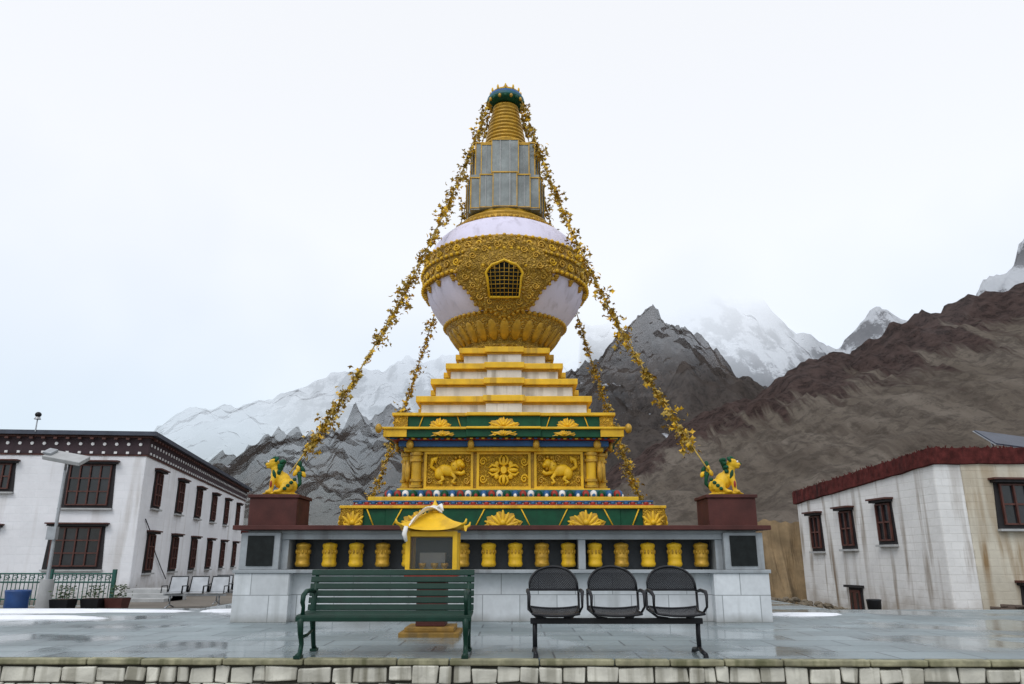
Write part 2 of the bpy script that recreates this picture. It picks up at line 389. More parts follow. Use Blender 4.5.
for M in sides((0,2)):
    b.M=M
    def S(a,z,off):
        r=max(dr(z),1.97 if 7.15<z<7.98 else 0)+off
        return (r*math.sin(a),-r*math.cos(a),z)
    def out(t):
        s=math.sin(t);c=math.cos(t)
        k=1+.05*math.cos(8*t)
        return (.56*c*k*(1-.10*max(0,-s)),(.84 if s>0 else .82)*s*k)
    zc=7.03;n=64
    rings=[(1.0,0.0),(1.0,.09),(.93,.13),(.87,.09),(.6,.085),(.3,.09),(.02,.09)]
    vs=[];
    for q,off in rings:
        for i in range(n):
            t=2*math.pi*i/n;x,z=out(t);vs.append(S(x*q,zc+z*q,off))
    b.add(vs,[(j*n+i,(j+1)*n+i,(j+1)*n+(i+1)%n,j*n+(i+1)%n) for j in range(len(rings)-1) for i in range(n)],GOLDR,True)
    for i in range(44):
        t=2*math.pi*i/44;x,z=out(t);b.ell(S(x*1.0,zc+z*1.0,.09),(.045,.045,.045),GOLD,None,6,4)
    for i in range(18):
        t=2*math.pi*i/18;x,z=out(t);p=S(x*.78,zc+z*.78,.1);spiral(b,p,.08,1.5,(-1)**i,GOLD,.018)
    # arched lattice window
    W=[(-.19,-.34),(.19,-.34)]+[(.19*math.cos(math.pi*k/10)*(1.12 if 0<k<10 else 1),.04+.30*math.sin(math.pi*k/10)+(.05 if k==5 else 0)) for k in range(11)]
    zc2=6.9
    for k in range(6):   # strips so the panel follows the bowl
        za=-.34+.7*k/6;zb=-.34+.7*(k+1)/6
        def hw_(z):
            return .19 if z<.04 else .205*math.sqrt(max(0.0,1-((z-.04)/.32)**2))
        wa,wb=hw_(za),hw_(zb)
        b.add([S(-wa,zc2+za,.125),S(0,zc2+za,.125),S(wa,zc2+za,.125),S(wb,zc2+zb,.125),S(0,zc2+zb,.125),S(-wb,zc2+zb,.125)],[(0,1,4,5),(1,2,3,4)],BLACK)
    loop=[S(x,zc2+z,.15) for x,z in W];b.tube(loop+[loop[0]],.03,YEL,6)
    for x in(-.15,-.1,-.05,0,.05,.1,.15):
        zt=.04+.28*math.sqrt(1-(x/.2)**2);b.tube([S(x,zc2-.33,.15),S(x,zc2-.1,.15),S(x,zc2+.1,.15),S(x,zc2+zt,.15)],.008,GOLD,4)
    for z in(-.26,-.18,-.1,-.02,.06,.14,.22):
        w_=.18 if z<.04 else .2*math.sqrt(1-((z-.04)/.32)**2);b.tube([S(-w_,zc2+z,.15),S(0,zc2+z,.15),S(w_,zc2+z,.15)],.008,GOLD,4)
b.obj('medallions',stupa)
b=B();b.M=T
b.prism(foot(.74),9.1,11.0,SILV)
for pw,d,z0,z1 in((.60,.07,9.15,10.92),(.34,.14,9.16,11.02)):
    b.prism(foot(.7399,pw,d),z0,z1,SILV)
b.prism(foot(.84),9.13,9.98,SILV)
b.prism(foot(.8399,.62,.07),9.12,10.03,SILV);b.prism(foot(.8398,.3,.14),9.11,10.06,SILV)
b.obj('harmika',stupa,.008)
b=B()
for M in sides():
    b.M=M
    for e,pw,z0,z1 in((.81,.6,10.04,10.92),(.88,.34,10.07,11.02),(.91,.62,9.13,10.03),(.98,.3,9.12,10.06),(.84,.84,9.14,9.98),(.74,.74,9.99,11.0)):
        for q in(-1,1): b.box(*sorted((q*pw,q*(pw-.02))),-e-.012,-e+.02,z0,z1,GOLD)
        b.box(-pw-.01,pw+.01,-e-.02,-e+.02,z1-.025,z1+.005,GOLD);b.box(-pw,pw,-e-.015,-e+.02,z0+.01,z0+.03,GOLD)
    for x in(-.12,.12):
        b.box(x-.012,x+.012,-.9,-.87,10.1,10.98,LGREY);b.box(x-.012,x+.012,-1.0,-.97,9.15,10.02,LGREY)
    for q in(-1,1):
        b.box(*sorted((q*.46,q*.475)),-.83,-.8,10.08,10.88,LGREY);b.box(*sorted((q*.46,q*.475)),-.93,-.9,9.17,9.99,LGREY)
b.obj('harmika_trim',stupa)
b=B();b.M=T
z=11.0;r=.60;prof=[]
for i in range(13):
    prof+=[(r*.86,z),(r,z+.02),(r,z+.07),(r*.86,z+.09)];z+=.115;r-=.022
b.lathe(prof,GOLD,n=40)
b.lathe([(.3,z),(.42,z+.02),(.47,z+.08),(.48,z+.14)],GREEN,n=40);b.lathe([(.48,z+.14),(.49,z+.2),(.45,z+.22)],TEAL,n=40)
b.lathe([(.45,z+.22),(.44,z+.3),(.38,z+.33)],BLUE,n=40);b.lathe([(.38,z+.33),(.4,z+.36),(.36,z+.4),(.25,z+.47),(.12,z+.5)],YEL,n=40)
b.lathe([(.12,z+.5),(.13,z+.56),(.07,z+.63),(.0,z+.74)],RED,n=20)
for i in range(20):
    a=2*math.pi*i/20;b.ell((.48*math.cos(a),.48*math.sin(a),z+.07),(.045,.045,.06),(GOLD,GREEN)[i%2],None,6,4)
for i in range(12):
    a=2*math.pi*i/12;b.ell((.40*math.cos(a),.40*math.sin(a),z+.4),(.03,.03,.08),YEL,None,6,4)
b.obj('spire',stupa)
ZT=z
for i in range(16):
    x=CX-3.4+.4533*i;y=CY-4.08
    b=B()
    b.cyl((x,y,.823),(x,y,1.31),.015,.015,BLK,6)
    P_=[(.0,.86),(.1,.865),(.115,.88),(.125,.9),(.125,.93),(.115,.94),(.112,1.0),(.117,1.01),(.117,1.04),(.112,1.05),(.112,1.17),(.118,1.18),(.125,1.2),(.125,1.225),(.11,1.245),(.0,1.27)]
    b.lathe(P_,YEL if i%3 else GOLD,(x,y),20)
    a0=random.random()
    for k in range(12):
        a=2*math.pi*(k+a0)/12;b.ell((x+.115*math.cos(a),y+.115*math.sin(a),1.11),(.02,.02,.04),GOLD,None,5,4)
    b.obj('prayer_wheel')
def lion(px,py,sg):
    L=empty('snow_lion_statue')
    Tm=Matrix.Translation((px,py,2.07))@Matrix.Rotation(0 if sg>0 else math.pi,4,'Z')@Matrix.Rotation(rad(-18*sg),4,'Z')@Matrix.Scale(1.06,4)
    b=B();b.M=Tm
    e=b.ell
    e((0,0,.02),(.3,.15,.03),YEL,None,14,6)
    e((-.13,0,.15),(.15,.13,.13),YEL);e((-.02,0,.24),(.14,.11,.15),YEL,RY(rad(35)),12,8);e((.07,0,.33),(.11,.105,.13),YEL)
    e((.1,0,.44),(.085,.08,.09),YEL)
    e((.14,0,.52),(.095,.09,.085),YEL);e((.22,0,.5),(.06,.062,.04),YEL);e((.21,0,.455),(.05,.05,.022),YEL)
    for q in(-1,1):
        b.tube([(.1,q*.075,.32),(.14,q*.085,.2),(.15,q*.085,.1),(.16,q*.085,.05)],[.06,.045,.035,.04],YEL,10)
        e((.19,q*.085,.05),(.055,.042,.03),YEL)
        e((-.1,q*.11,.15),(.12,.06,.11),YEL);b.tube([(-.05,q*.13,.13),(-.0,q*.13,.07),(.04,q*.13,.055)],[.05,.04,.035],YEL,8)
        e((.07,q*.14,.05),(.05,.04,.028),YEL)
        e((.16,q*.06,.56),(.035,.03,.025),YEL)
    o=b.obj('body',L);r=o.modifiers.new('r','REMESH');r.mode='VOXEL';r.voxel_size=.013;r.use_smooth_shade=True
    s=o.modifiers.new('s','SMOOTH');s.iterations=3
    b=B();b.M=Tm
    for k in range(60):
        a=random.uniform(0,2*math.pi);h=random.random()
        c=Vector((.05-.09*h*abs(math.cos(a)) ,math.sin(a)*(.1+.02*h),.34+.24*h))
        b.ell(c,(.036,.036,.034),GREEN,None,7,5)
    for q in(-1,1):
        b.ell((.1,q*.095,.58),(.03,.02,.05),GREEN,RY(-.5),7,5)
        b.ell((.23,q*.045,.545),(.018,.014,.018),WPAINT,None,8,6);b.ell((.243,q*.047,.545),(.009,.009,.009),BLK,None,6,5)
        for k in range(4): b.ell((-.06-.05*k,q*.17,.1+.05*k),(.035,.014,.03),GREEN,None,7,5)
        b.ell((.12,q*.12,.33),(.03,.02,.08),GREEN,RY(.3),7,5)
        b.ell((.16,q*.125,.17),(.02,.015,.06),RED,None,7,5)
    for k in range(5): b.ell((.12+.02*k,0,.62-.006*k*k),(.03,.035,.025),GREEN,None,7,5)
    b.ell((.24,0,.478),(.035,.04,.012),RED,None,8,5);b.ell((.275,0,.515),(.018,.025,.016),GREEN,None,8,5)
    b.tube([(-.24,0,.12),(-.31,0,.2),(-.29,0,.33),(-.24,0,.4)],[.025,.03,.035,.02],GREEN,7)
    for k,(x,z) in enumerate(((-.3,.35),(-.26,.45),(-.33,.44),(-.22,.38),(-.28,.52),(-.35,.36))): b.ell((x,0,z),(.04,.035,.065),(GREEN,YEL)[k%2],RY((k%3-1)*.5),8,6)
    b.obj('mane_tail_and_face',L)
for sx,x0,x1 in((-1,-4.5,-3.68),(1,3.36,4.18)):
    b=B()
    b.box(x0,x1,13.12,13.94,1.537,2.0,MAR);b.box(x0-.03,x1+.03,13.09,13.97,2.001,2.06,MAR)
    b.obj('statue_pedestal',None,.01)
    lion((x0+x1)/2,13.45,sx)
def garland(p0,p1,sag,seed):
    rnd=random.Random(seed);b=B();p0=Vector(p0);p1=Vector(p1)
    n=70
    def at(t):
        p=p0.lerp(p1,t);p.z-=sag*4*t*(1-t)*(1.15-.3*t);return p
    b.tube([at(i/n) for i in range(n+1)],.014,GARL,5)
    Lg=(p1-p0).length;k=int(Lg/.0042)
    for i in range(k):
        t=rnd.random()*.94+.005;p=at(t)
        u=t*Lg/.62;cid=int(u);ph=u%1
        amp_=.8+.7*noise.noise((cid*3.7,seed,0))
        cl=(.14+.86*abs(math.sin(ph*math.pi))**2.4)*amp_
        if rnd.random()>cl:continue
        s=.17*cl
        c=p+Vector((rnd.gauss(0,s*.6),rnd.gauss(0,s*.6),rnd.gauss(-.05,s*.8)))
        r=rnd.uniform(.03,.065)
        R=Matrix.Rotation(rnd.uniform(0,6.28),3,'Z')@Matrix.Rotation(rnd.uniform(0,3.14),3,'X')
        vs=[c+R@Vector((r*q*math.cos(j*math.pi/4),r*q*math.sin(j*math.pi/4),.3*r*(j%2))) for j in range(8) for q in((1.2,.6)[j%2],)]
        vs.append(c+R@Vector((0,0,r*.5)))
        b.add(vs,[(j,(j+1)%8,8) for j in range(8)],GARL if rnd.random()<.72 else YEL)
    b.obj('gold_garland')
z0=ZT+.05
garland((CX-.42,CY-.25,z0),(-3.95,13.45,2.45),.85,1)
garland((CX+.42,CY-.25,z0),(3.5,13.45,2.5),.85,2)
garland((CX-.42,CY+.25,z0),(CX-4.1,CY+4.1,1.7),.8,3)
garland((CX+.42,CY+.25,z0),(CX+4.1,CY+4.1,1.7),.8,4)
# ---------------------------------------------------------------- shrine
S_=empty('butter_lamp_shrine');sx,sy=-1.1,10.95
Ts=Matrix.Translation((sx,sy,0))
b=B();b.M=Ts
b.prism(foot(.40),-.02,.06,OCH);b.prism(foot(.33),.061,.12,OCH);b.prism(foot(.2),.121,.7,MAR);b.prism(foot(.32),.701,.76,YEL);b.prism(foot(.36),.761,.8,RED)
b.obj('pedestal',S_,.01)
b=B();b.M=Ts
for x in(-1,1):
    for y in(-1,1): b.box(*sorted((x*.35,x*.29)),*sorted((y*.35,y*.29)),.801,1.36,YEL)
for y in(-1,1):
    b.box(-.289,.289,*sorted((y*.345,y*.3)),.802,.86,YEL);b.box(-.289,.289,*sorted((y*.345,y*.3)),1.29,1.358,YEL)
b.box(-.289,.289,.29,.3,.86,1.29,NICHE)
b.box(-.28,.28,-.28,.28,.803,.83,BLACK)
for x in(-.15,0.02,.16): b.lathe([(.03,.831),(.02,.86),(.05,.9),(.055,.94),(.0,.935)],GOLD,(x,-.05),12)
b.box(-.2,.16,.05,.2,.831,1.08,LGREY)
b.box(-.34,-.33,-.289,.289,.81,1.35,YEL);b.box(.33,.34,-.289,.289,.81,1.35,YEL)
b.obj('glass_case',S_)
gl=bpy.data.materials.new('clear_glass');gl.use_nodes=True;n_=gl.node_tree.nodes['Principled BSDF'];n_.inputs['Base Color'].default_value=(.2,.23,.23,1);n_.inputs['Roughness'].default_value=.05;n_.inputs['Alpha'].default_value=.12
b=B();b.M=Ts;b.box(-.289,.289,-.325,-.318,.861,1.289,gl);b.obj('glass_pane',S_)
b=B();b.M=Ts
vs=[]
for j,(q,z) in enumerate(((.44,1.37),(.3,1.44),(.18,1.53),(.1,1.62))):
    for k in range(4):
        for i in range(8):
            t=i/8;c0=[(-1,-1),(1,-1),(1,1),(-1,1)][k];c1=[(-1,-1),(1,-1),(1,1),(-1,1)][(k+1)%4]
            lift=.09*abs(2*t-1)**3*(1-j/3)
            vs.append(((c0[0]*(1-t)+c1[0]*t)*q,(c0[1]*(1-t)+c1[1]*t)*q,z+lift))
b.add(vs,[(j*32+i,j*32+(i+1)%32,(j+1)*32+(i+1)%32,(j+1)*32+i) for j in range(3) for i in range(32)]+[tuple(range(32))[::-1],tuple(range(96,128))],YEL)
b.lathe([(.08,1.62),(.1,1.64),(.05,1.68),(.07,1.71),(.03,1.75),(.0,1.82)],YEL,(0,0),14)
for x in(-1,1):
    for y in(-1,1): b.tube([(x*.42,y*.42,1.44),(x*.47,y*.47,1.47),(x*.48,y*.48,1.52)],[.025,.02,.01],YEL,6)
b.obj('roof',S_)
b=B();b.M=Ts
g=12;vs=[]
for i in range(g+1):
    for j in range(7):
        u=i/g;v=j/6
        x=-.3+.42*u; zz=1.45+.28*math.sin(u*2.2)-.03; y=-.42+.3*math.sin(u*1.6)
        vs.append(Vector((x-.06*v,y-.02+.13*v,zz-.02*v))+Vector((0,0,.035*math.sin(v*11+u*5))))
b.add(vs,[(i*7+j,(i+1)*7+j,(i+1)*7+j+1,i*7+j+1) for i in range(g) for j in range(6)],CLOTH,True)
b.tube([(-.34,-.44,1.42),(-.36,-.46,1.32),(-.33,-.46,1.22)],[.03,.035,.02],CLOTH,7)
b.tube([(.05,-.1,1.7),(.1,-.16,1.72),(.13,-.2,1.64)],[.02,.03,.015],CLOTH,6)
b.obj('prayer_scarf',S_)
# ---------------------------------------------------------------- bench
Bn=empty('park_bench');x0,x1=-2.3,-.42;Y=8.78
b=B()
def slat(z,y,h,t,tilt=0):
    b.M=Matrix.Translation((0,y,z))@Matrix.Rotation(tilt,4,'X');b.box(x0+.01,x1-.01,-t/2,t/2,-h/2,h/2,BGREEN);b.M=Matrix.Identity(4)
for i in range(6): slat(.475+.074*i,Y+.13+.017*i,.062,.025,rad(-13))
b.obj('backrest',Bn,.006)
b=B()
for i in range(6): slat(.43-.004*i,Y+.07-.075*i,.028,.066)
b.box(x0+.01,x1-.01,Y-.36,Y-.335,.36,.41,BGREEN)
b.obj('seat',Bn,.006)
for k,x in enumerate((x0+.07,x1-.07)):
    b=B()
    b.tube([(x,Y+.24,.86),(x,Y+.18,.65),(x,Y+.12,.46),(x,Y+.13,.36),(x,Y+.2,.2),(x,Y+.26,.06),(x,Y+.32,.02)],[.02,.03,.035,.035,.028,.026,.03],BGREEN,8)
    b.tube([(x,Y+.12,.41),(x,Y-.1,.38),(x,Y-.3,.40),(x,Y-.37,.36),(x,Y-.33,.24),(x,Y-.26,.13),(x,Y-.3,.04),(x,Y-.38,.02)],[.03,.03,.03,.035,.03,.026,.028,.03],BGREEN,8)
    b.tube([(x,Y+.17,.64),(x,Y,.66),(x,Y-.2,.66),(x,Y-.32,.62),(x,Y-.34,.55),(x,Y-.29,.5),(x,Y-.3,.42)],[.02,.024,.026,.028,.025,.02,.022],BGREEN,8)
    b.tube([(x,Y+.18,.24),(x,Y-.05,.2),(x,Y-.28,.2)],.018,BGREEN,6)
    b.box(x-.035,x+.035,Y+.24,Y+.36,0.003,.03,BGREEN);b.box(x-.035,x+.035,Y-.42,Y-.28,0.003,.03,BGREEN)
    b.obj('side_frame_%d'%(k+1),Bn)
# chairs
Ch=empty('three_seat_waiting_chair');Y=8.72
b=B()
b.box(.2,2.08,Y-.03,Y+.03,.315,.375,BLK)
b.obj('beam',Ch,.006)
b=B()
for x in(.25,2.03):
    b.tube([(x,Y,.33),(x,Y+.02,.2),(x,Y,.05)],.026,BLK,8)
    b.tube([(x,Y-.27,.03),(x,Y-.12,.045),(x,Y,.07),(x,Y+.12,.045),(x,Y+.27,.03)],.024,BLK,8)
    for y in(-.27,.27): b.cyl((x,Y+y,0.002),(x,Y+y,.03),.03,.025,BLK,10)
b.obj('legs',Ch)
for k,x in enumerate((.47,1.14,1.81)):
    b=B()
    prof=[]
    for i in range(17):
        t=math.pi*i/16;prof.append((.275*math.cos(t),.66+.25*math.sin(t)**.75))
    vs=[(x,Y+.28,.66)]+[(x+u,Y+.24+.05*(w-.64)/.26+.04*(1-(u/.275)**2),w) for u,w in prof]
    b.add(vs,[(0,i,i+1) for i in range(1,17)],PERF,True)
    fr=[v for v in vs[1:]];b.tube(fr+[(x,Y+.28,.66),fr[0]],.014,BLK,6)
    sv=[];
    for i in range(9):
        for j in range(7):
            u=-1+2*i/8;w=j/6
            sv.append((x+.265*u*(1-.06*w),Y+.24-.46*w,.43+.02*u*u-.015*math.sin(w*3.1)-(.05*max(0,w-.8)*5*.4)+(.03*max(0,.2-w)*5)))
    b.add(sv,[(i*7+j,i*7+j+1,(i+1)*7+j+1,(i+1)*7+j) for i in range(8) for j in range(6)],PERF,True)
    edge=[sv[j] for j in range(7)]+[sv[i*7+6] for i in range(1,9)]+[sv[8*7+j] for j in range(5,-1,-1)]+[sv[i*7] for i in range(7,-1,-1)]
    b.tube(edge,.013,BLK,6)
    for q in(-1,1):
        xa=x+q*.285
        b.tube([(xa,Y+.26,.66),(xa,Y+.24,.45),(x+q*.2,Y+.1,.38),(x+q*.1,Y,.37)],.014,BLK,6)
        b.tube([(xa,Y+.26,.64),(xa+q*.01,Y+.1,.66),(xa+q*.01,Y-.12,.65),(xa,Y-.2,.61),(xa,Y-.19,.5),(x+q*.25,Y-.14,.43)],[.014,.02,.022,.018,.013,.013],BLK,8)
    b.obj('chair_shell_%d'%(k+1),Ch)
# ---------------------------------------------------------------- plaza, wall, ground
def fy(x): return 8.33-.018*x
b=B()
b.prism([(-26,fy(-26)+.12),(20,fy(20)+.12),(20,16.2),(6.5,16.2),(6.5,23),(-6.5,23),(-6.5,16.6),(-26,16.6)],-1.0,0,PLAZA)
b.obj('plaza_pavement')
b=B()
x=-26.0
while x<20:
    w=random.uniform(.5,1.0);a=x+.006;c=x+w-.006
    f=random.uniform(-.02,.01);zt=random.uniform(-.002,.006)
    b.add([(a,fy(a)+f,-.06),(c,fy(c)+f,-.06),(c,fy(c)+.118,-.06),(a,fy(a)+.118,-.06),(a,fy(a)+f,zt),(c,fy(c)+f,zt),(c,fy(c)+.118,zt),(a,fy(a)+.118,zt)],
          [(0,3,2,1),(4,5,6,7),(0,1,5,4),(1,2,6,5),(2,3,7,6),(3,0,4,7)],MOSS);x+=w
for row in range(4):
    x=-26.0-row*.13;z1=-.07-row*.165
    while x<20:
        w=random.choice((.14,.2,.26,.34))*random.uniform(.85,1.15);g_=random.uniform(.003,.010);a=x+g_;c=x+w-g_;f=random.uniform(.0,.035);zt=z1-random.uniform(0,.02);zb=z1-.155+random.uniform(-.006,.012)
        j=lambda:random.uniform(-.014,.014)
        b.add([(a+j(),fy(a)+f,zb+j()),(c+j(),fy(c)+f+j(),zb+j()),(c,fy(c)+.14,zb),(a,fy(a)+.14,zb),(a+j(),fy(a)+f+j(),zt+j()),(c+j(),fy(c)+f,zt+j()),(c,fy(c)+.14,zt),(a,fy(a)+.14,zt)],
          [(0,3,2,1),(4,5,6,7),(0,1,5,4),(1,2,6,5),(2,3,7,6),(3,0,4,7)],STONE);x+=w
b.add([(-26,fy(-26)+.05,-1),(20,fy(20)+.05,-1),(20,fy(20)+.05,-.061),(-26,fy(-26)+.05,-.061)],[(0,1,2,3)],MORT)
b.obj('plaza_retaining_wall',None,.014)
GRD=mk('ground_dirt',(.17,.15,.125),.95,0,.3,.4,.7,9)
xs=[-2500,-1200,-500,-200,-100,-60]+[-40+2*i for i in range(41)]+[60,100,200,500,1200,2500]
ys=[-2500,-800,-200,-50,-10,0,4,7,8.2,8.45]+[9+1.0*i for i in range(40)]+[52,60,80,120,200,400,900,2500]
def gz(x,y):
    if y<8.3: return -.62
    k=max(0,min(1,(x-6)/4));s=max(0,min(9,y-19.5))
    return -.4-.042*k*s+ (.04*noise.noise((x*.5,y*.5,0)) if abs(x)<50 and y<50 and y>17 else 0)
b=B()
b.add([(x,y,gz(x,y)) for y in ys for x in xs],[(j*len(xs)+i,j*len(xs)+i+1,(j+1)*len(xs)+i+1,(j+1)*len(xs)+i) for j in range(len(ys)-1) for i in range(len(xs)-1)],GRD,True)
b.obj('ground')
def snowp(cx,cy,rx,ry,z,seed):
    b=B();n=56;vs=[(cx,cy,z+.05)]
    for q,h in((.5,.045),(.85,.03),(1,-.004)):
        for i in range(n):
            t=2*math.pi*i/n;k=1+.45*noise.noise((math.cos(t)*1.6+seed,math.sin(t)*1.6,seed))+.3*noise.noise((math.cos(t)*5+seed,math.sin(t)*5,seed))
            vs.append((cx+rx*q*k*math.cos(t),cy+ry*q*k*math.sin(t),z+h))
    fs=[(0,1+i,1+(i+1)%n) for i in range(n)]+[(1+j*n+i,1+(j+1)*n+i,1+(j+1)*n+(i+1)%n,1+j*n+(i+1)%n) for j in range(2) for i in range(n)]
    b.add(vs,fs,SNOW,True);b.obj('snow_patch')
snowp(-8.8,13.9,1.9,.25,0,1);snowp(-9.5,15.6,2.8,.4,0,2);snowp(5.3,14.6,.8,.22,0,3);snowp(-5.6,15.6,.5,.25,0,4);snowp(-11,18.5,2.5,.8,-.4,6)
b=B();rn=random.Random(3)
for k in range(260):
    x=rn.gauss(8.5,1.0);y=rn.uniform(19.5,25);r=rn.uniform(.03,.13)
    R=Matrix.Rotation(rn.uniform(0,6),3,'Z')@Matrix.Rotation(rn.uniform(0,3),3,'X')
    b.ell((x,y,gz(x,y)+r*.3+.3*math.exp(-((x-8.4)**2+(y-24)**2)/2)),(r,r*.7,r*.6),RUB,R,5,4)
b.sm=[False]*len(b.sm)
b.obj('rubble')
# ---------------------------------------------------------------- buildings
def offs(p,d):
    n=len(p);out=[]
    for i in range(n):
        a=Vector(p[i-1]);c=Vector(p[i]);e=Vector(p[(i+1)%n])
        d1=(c-a).normalized();d2=(e-c).normalized();n1=Vector((d1.y,-d1.x));n2=Vector((d2.y,-d2.x))
        k=(n1+n2);k=k/ (k.dot(n1));out.append(tuple(c+k*d))
    return out
def face(p0,p1):
    p0=Vector(p0);p1=Vector(p1);d=(p1-p0).normalized()
    return Matrix(((d.x,-d.y,0,p0.x),(d.y,d.x,0,p0.y),(0,0,1,0),(0,0,0,1))),(p1-p0).length
def window(b,x,z0,z1,w,cols=3,rows=3,s=.2):
    b.add([(x-w/2-s,-.03,z0-.12),(x+w/2+s,-.03,z0-.12),(x+w/2+s*.6,-.03,z1+.05),(x-w/2-s*.6,-.03,z1+.05),
           (x-w/2-s,.02,z0-.12),(x+w/2+s,.02,z0-.12),(x+w/2+s*.6,.02,z1+.05),(x-w/2-s*.6,.02,z1+.05)],[(0,1,2,3),(0,4,5,1),(1,5,6,2),(2,6,7,3),(3,7,4,0)],FRM)
    b.box(x-w/2,x+w/2,-.04,-.031,z0,z1,GLASS)
    t=.045
    for i in range(cols+1):
        q=x-w/2+(w)*i/cols;b.box(q-t/2,q+t/2,-.1,-.041,z0,z1,WOOD)
    for i in range(rows+1):
        q=z0+(z1-z0)*(i/rows);b.box(x-w/2-.03,x+w/2+.03,-.085,-.0415,q-t/2,q+t/2,WOOD)
    b.box(x-w/2-s,x+w/2+s,-.2,-.0,z1+.051,z1+.12,FRM)
    b.box(x-w/2-s-.05,x+w/2+s+.05,-.26,-.0,z1+.121,z1+.17,WOOD)
    b.box(x-w/2-s-.02,x+w/2+s+.02,-.14,-.0,z0-.18,z0-.121,LGREY)
LB=empty('whitewashed_monastery_building')
C=(-13.4,27.6);Sd=(-17.6,50.5);Fr=(-31.4,25.9);Bk=(-35.6,48.8)
fp=[Fr,C,Sd,Bk]
b=B();b.prism(fp,-.6,4.66,WALLW);b.obj('walls',LB,.04)
b=B();b.prism(offs(fp,.06),4.661,5.25,BAND);b.prism(offs(fp,.14),5.25,5.32,WOOD);b.prism(offs(fp,.32),5.321,5.47,ROOFT);b.prism(offs(fp,.04),4.6,4.66,WOOD)
for a,c in((Fr,C),(C,Sd)):
    M,Ln=face(a,c);b.M=M;i=.2
    while i<Ln:
        b.cyl((i,-.061,5.02),(i,-.09,5.02),.06,.06,WPAINT,8);b.box(i-.06,i+.06,-.24,-.15,5.17,5.24,WOOD)
        b.box(i-.05,i+.05,-.1,-.045,4.67,4.75,WPAINT);i+=.42
b.obj('roof_and_parapet',LB)
b=B();M,Ln=face(Fr,C);b.M=M
for dx,z0,z1,w,cc,rr in((1.85,2.85,4.25,1.4,4,3),(4.85,3.4,4.25,.5,2,2),(2.0,.75,2.05,1.6,4,3),(5.1,1.05,2.0,.7,2,2),(8,2.85,4.25,1.4,4,3),(8,.75,2.05,1.5,4,3),(12,2.85,4.25,1.4,4,3)): window(b,Ln-dx,z0,z1,w,cc,rr)
M,Ln=face(C,Sd);b.M=M
for x,w in((1.9,.8),(5.6,.85),(9.3,.85),(13,.85),(16.7,.85),(20.6,.85)):
    window(b,x,2.95,4.15,w,2,3);window(b,x,.6,1.85,w,2,3)
b.tube([(.8,-.03,2.4),(1.6,-.08,1.9),(2.6,-.06,1.2),(3.8,-.06,.6),(4.6,-.08,.2)],.02,BLK,5)
b.obj('windows',LB)
b=B();b.cyl((-17.2,26.9,5.4),(-17.2,26.9,5.95),.025,.02,GREYM,8);b.ell((-17.2,26.9,6.02),(.11,.11,.1),BLK);b.cyl((-17.2,26.9,5.85),(-17.2,26.9,5.93),.12,.08,GREYM,12)
b.obj('roof_light',LB)
RB=empty('stained_whitewashed_building')
A0=(10.98,19.7);A1=(10.15,27.3);A2=(22,29);A3=(21,20.7)
fp=[A1,A0,A3,A2];tz=[3.28,3.78,3.95,3.5]
b=B()
b.prism(fp,-1.3,[z-.3 for z in tz],WALLS);b.obj('walls',RB,.05)
b=B();M,Ln=face(A0,A3);b.M=M
b.box(.75,Ln,-.02,.0,-1.2,3.4,WALLS2)
b.obj('stained_end_bay',RB)
b=B();o1=offs(fp,.09)
for (a,za),(c,zc_) in(((o1[0],tz[0]),(o1[1],tz[1])),((o1[1],tz[1]),(o1[2],tz[2])),((o1[2],tz[2]),(o1[3],tz[3])),((o1[3],tz[3]),(o1[0],tz[0]))):
    a=Vector(a);c=Vector(c);n=120;vs=[]
    nm=Vector(((c-a).y,-(c-a).x)).normalized()
    for i in range(n+1):
        t=i/n;p=a.lerp(c,t);z=za+(zc_-za)*t
        e=.03 if 0<i<n else 0
        w1=e*.6*noise.noise((p.x*5,p.y*5,1));w2=e*noise.noise((p.x*1.5,p.y*1.5,7));w3=e*.8*noise.noise((p.x*9,p.y*7,4))
        vs+=[(p.x-nm.x*.08,p.y-nm.y*.08,z-.43+w2),(p.x+nm.x*w1,p.y+nm.y*w1,z-.41+w2),(p.x+nm.x*w3,p.y+nm.y*w3,z-.2),(p.x+nm.x*w1,p.y+nm.y*w1,z+w3*2),(p.x-nm.x*.45,p.y-nm.y*.45,z-.02)]
    b.add(vs,[(i*5+k,i*5+5+k,i*5+6+k,i*5+1+k) for i in range(n) for k in range(4)],REDB)
    Lw=(c-a).length
    for k in range(int(Lw*40)):
        t=random.random();p=a.lerp(c,t)-nm*random.uniform(0,.3);z=za+(zc_-za)*t
        b.cyl((p.x,p.y,z-.06),(p.x+random.uniform(-.08,.08),p.y+random.uniform(-.06,.06),z+random.uniform(.0,.07)),.02,.012,REDB,4)
b.prism(offs(fp,-.15),2.9,[z-.05 for z in tz],REDB)
b.obj('brushwood_parapet',RB)
b=B();M,Ln=face(A1,A0);b.M=M
for x,z0,z1,w in((1.25,1.35,2.35,.55),(3.2,1.4,2.4,.6),(5.25,1.5,2.5,.62)): window(b,x,z0,z1,w,2,2,.13)
b.box(2.9,3.6,-.05,.01,-.95,.15,FRM);b.box(2.97,3.53,-.08,-.051,-.95,.08,WOOD);b.box(2.8,3.7,-.16,0,.151,.22,FRM)
for q in(3.1,3.4): b.box(q-.05,q+.05,-.09,-.081,-.8,0,GLASS)
M,Ln=face(A0,A3);b.M=M@Matrix.Translation((0,-.02,0))
window(b,2.25,1.85,2.85,1.1,3,2,.2);window(b,2.4,-.5,.3,.9,2,2,.2);window(b,6,1.75,2.9,1.2,3,2)
b.obj('windows_and_door',RB)
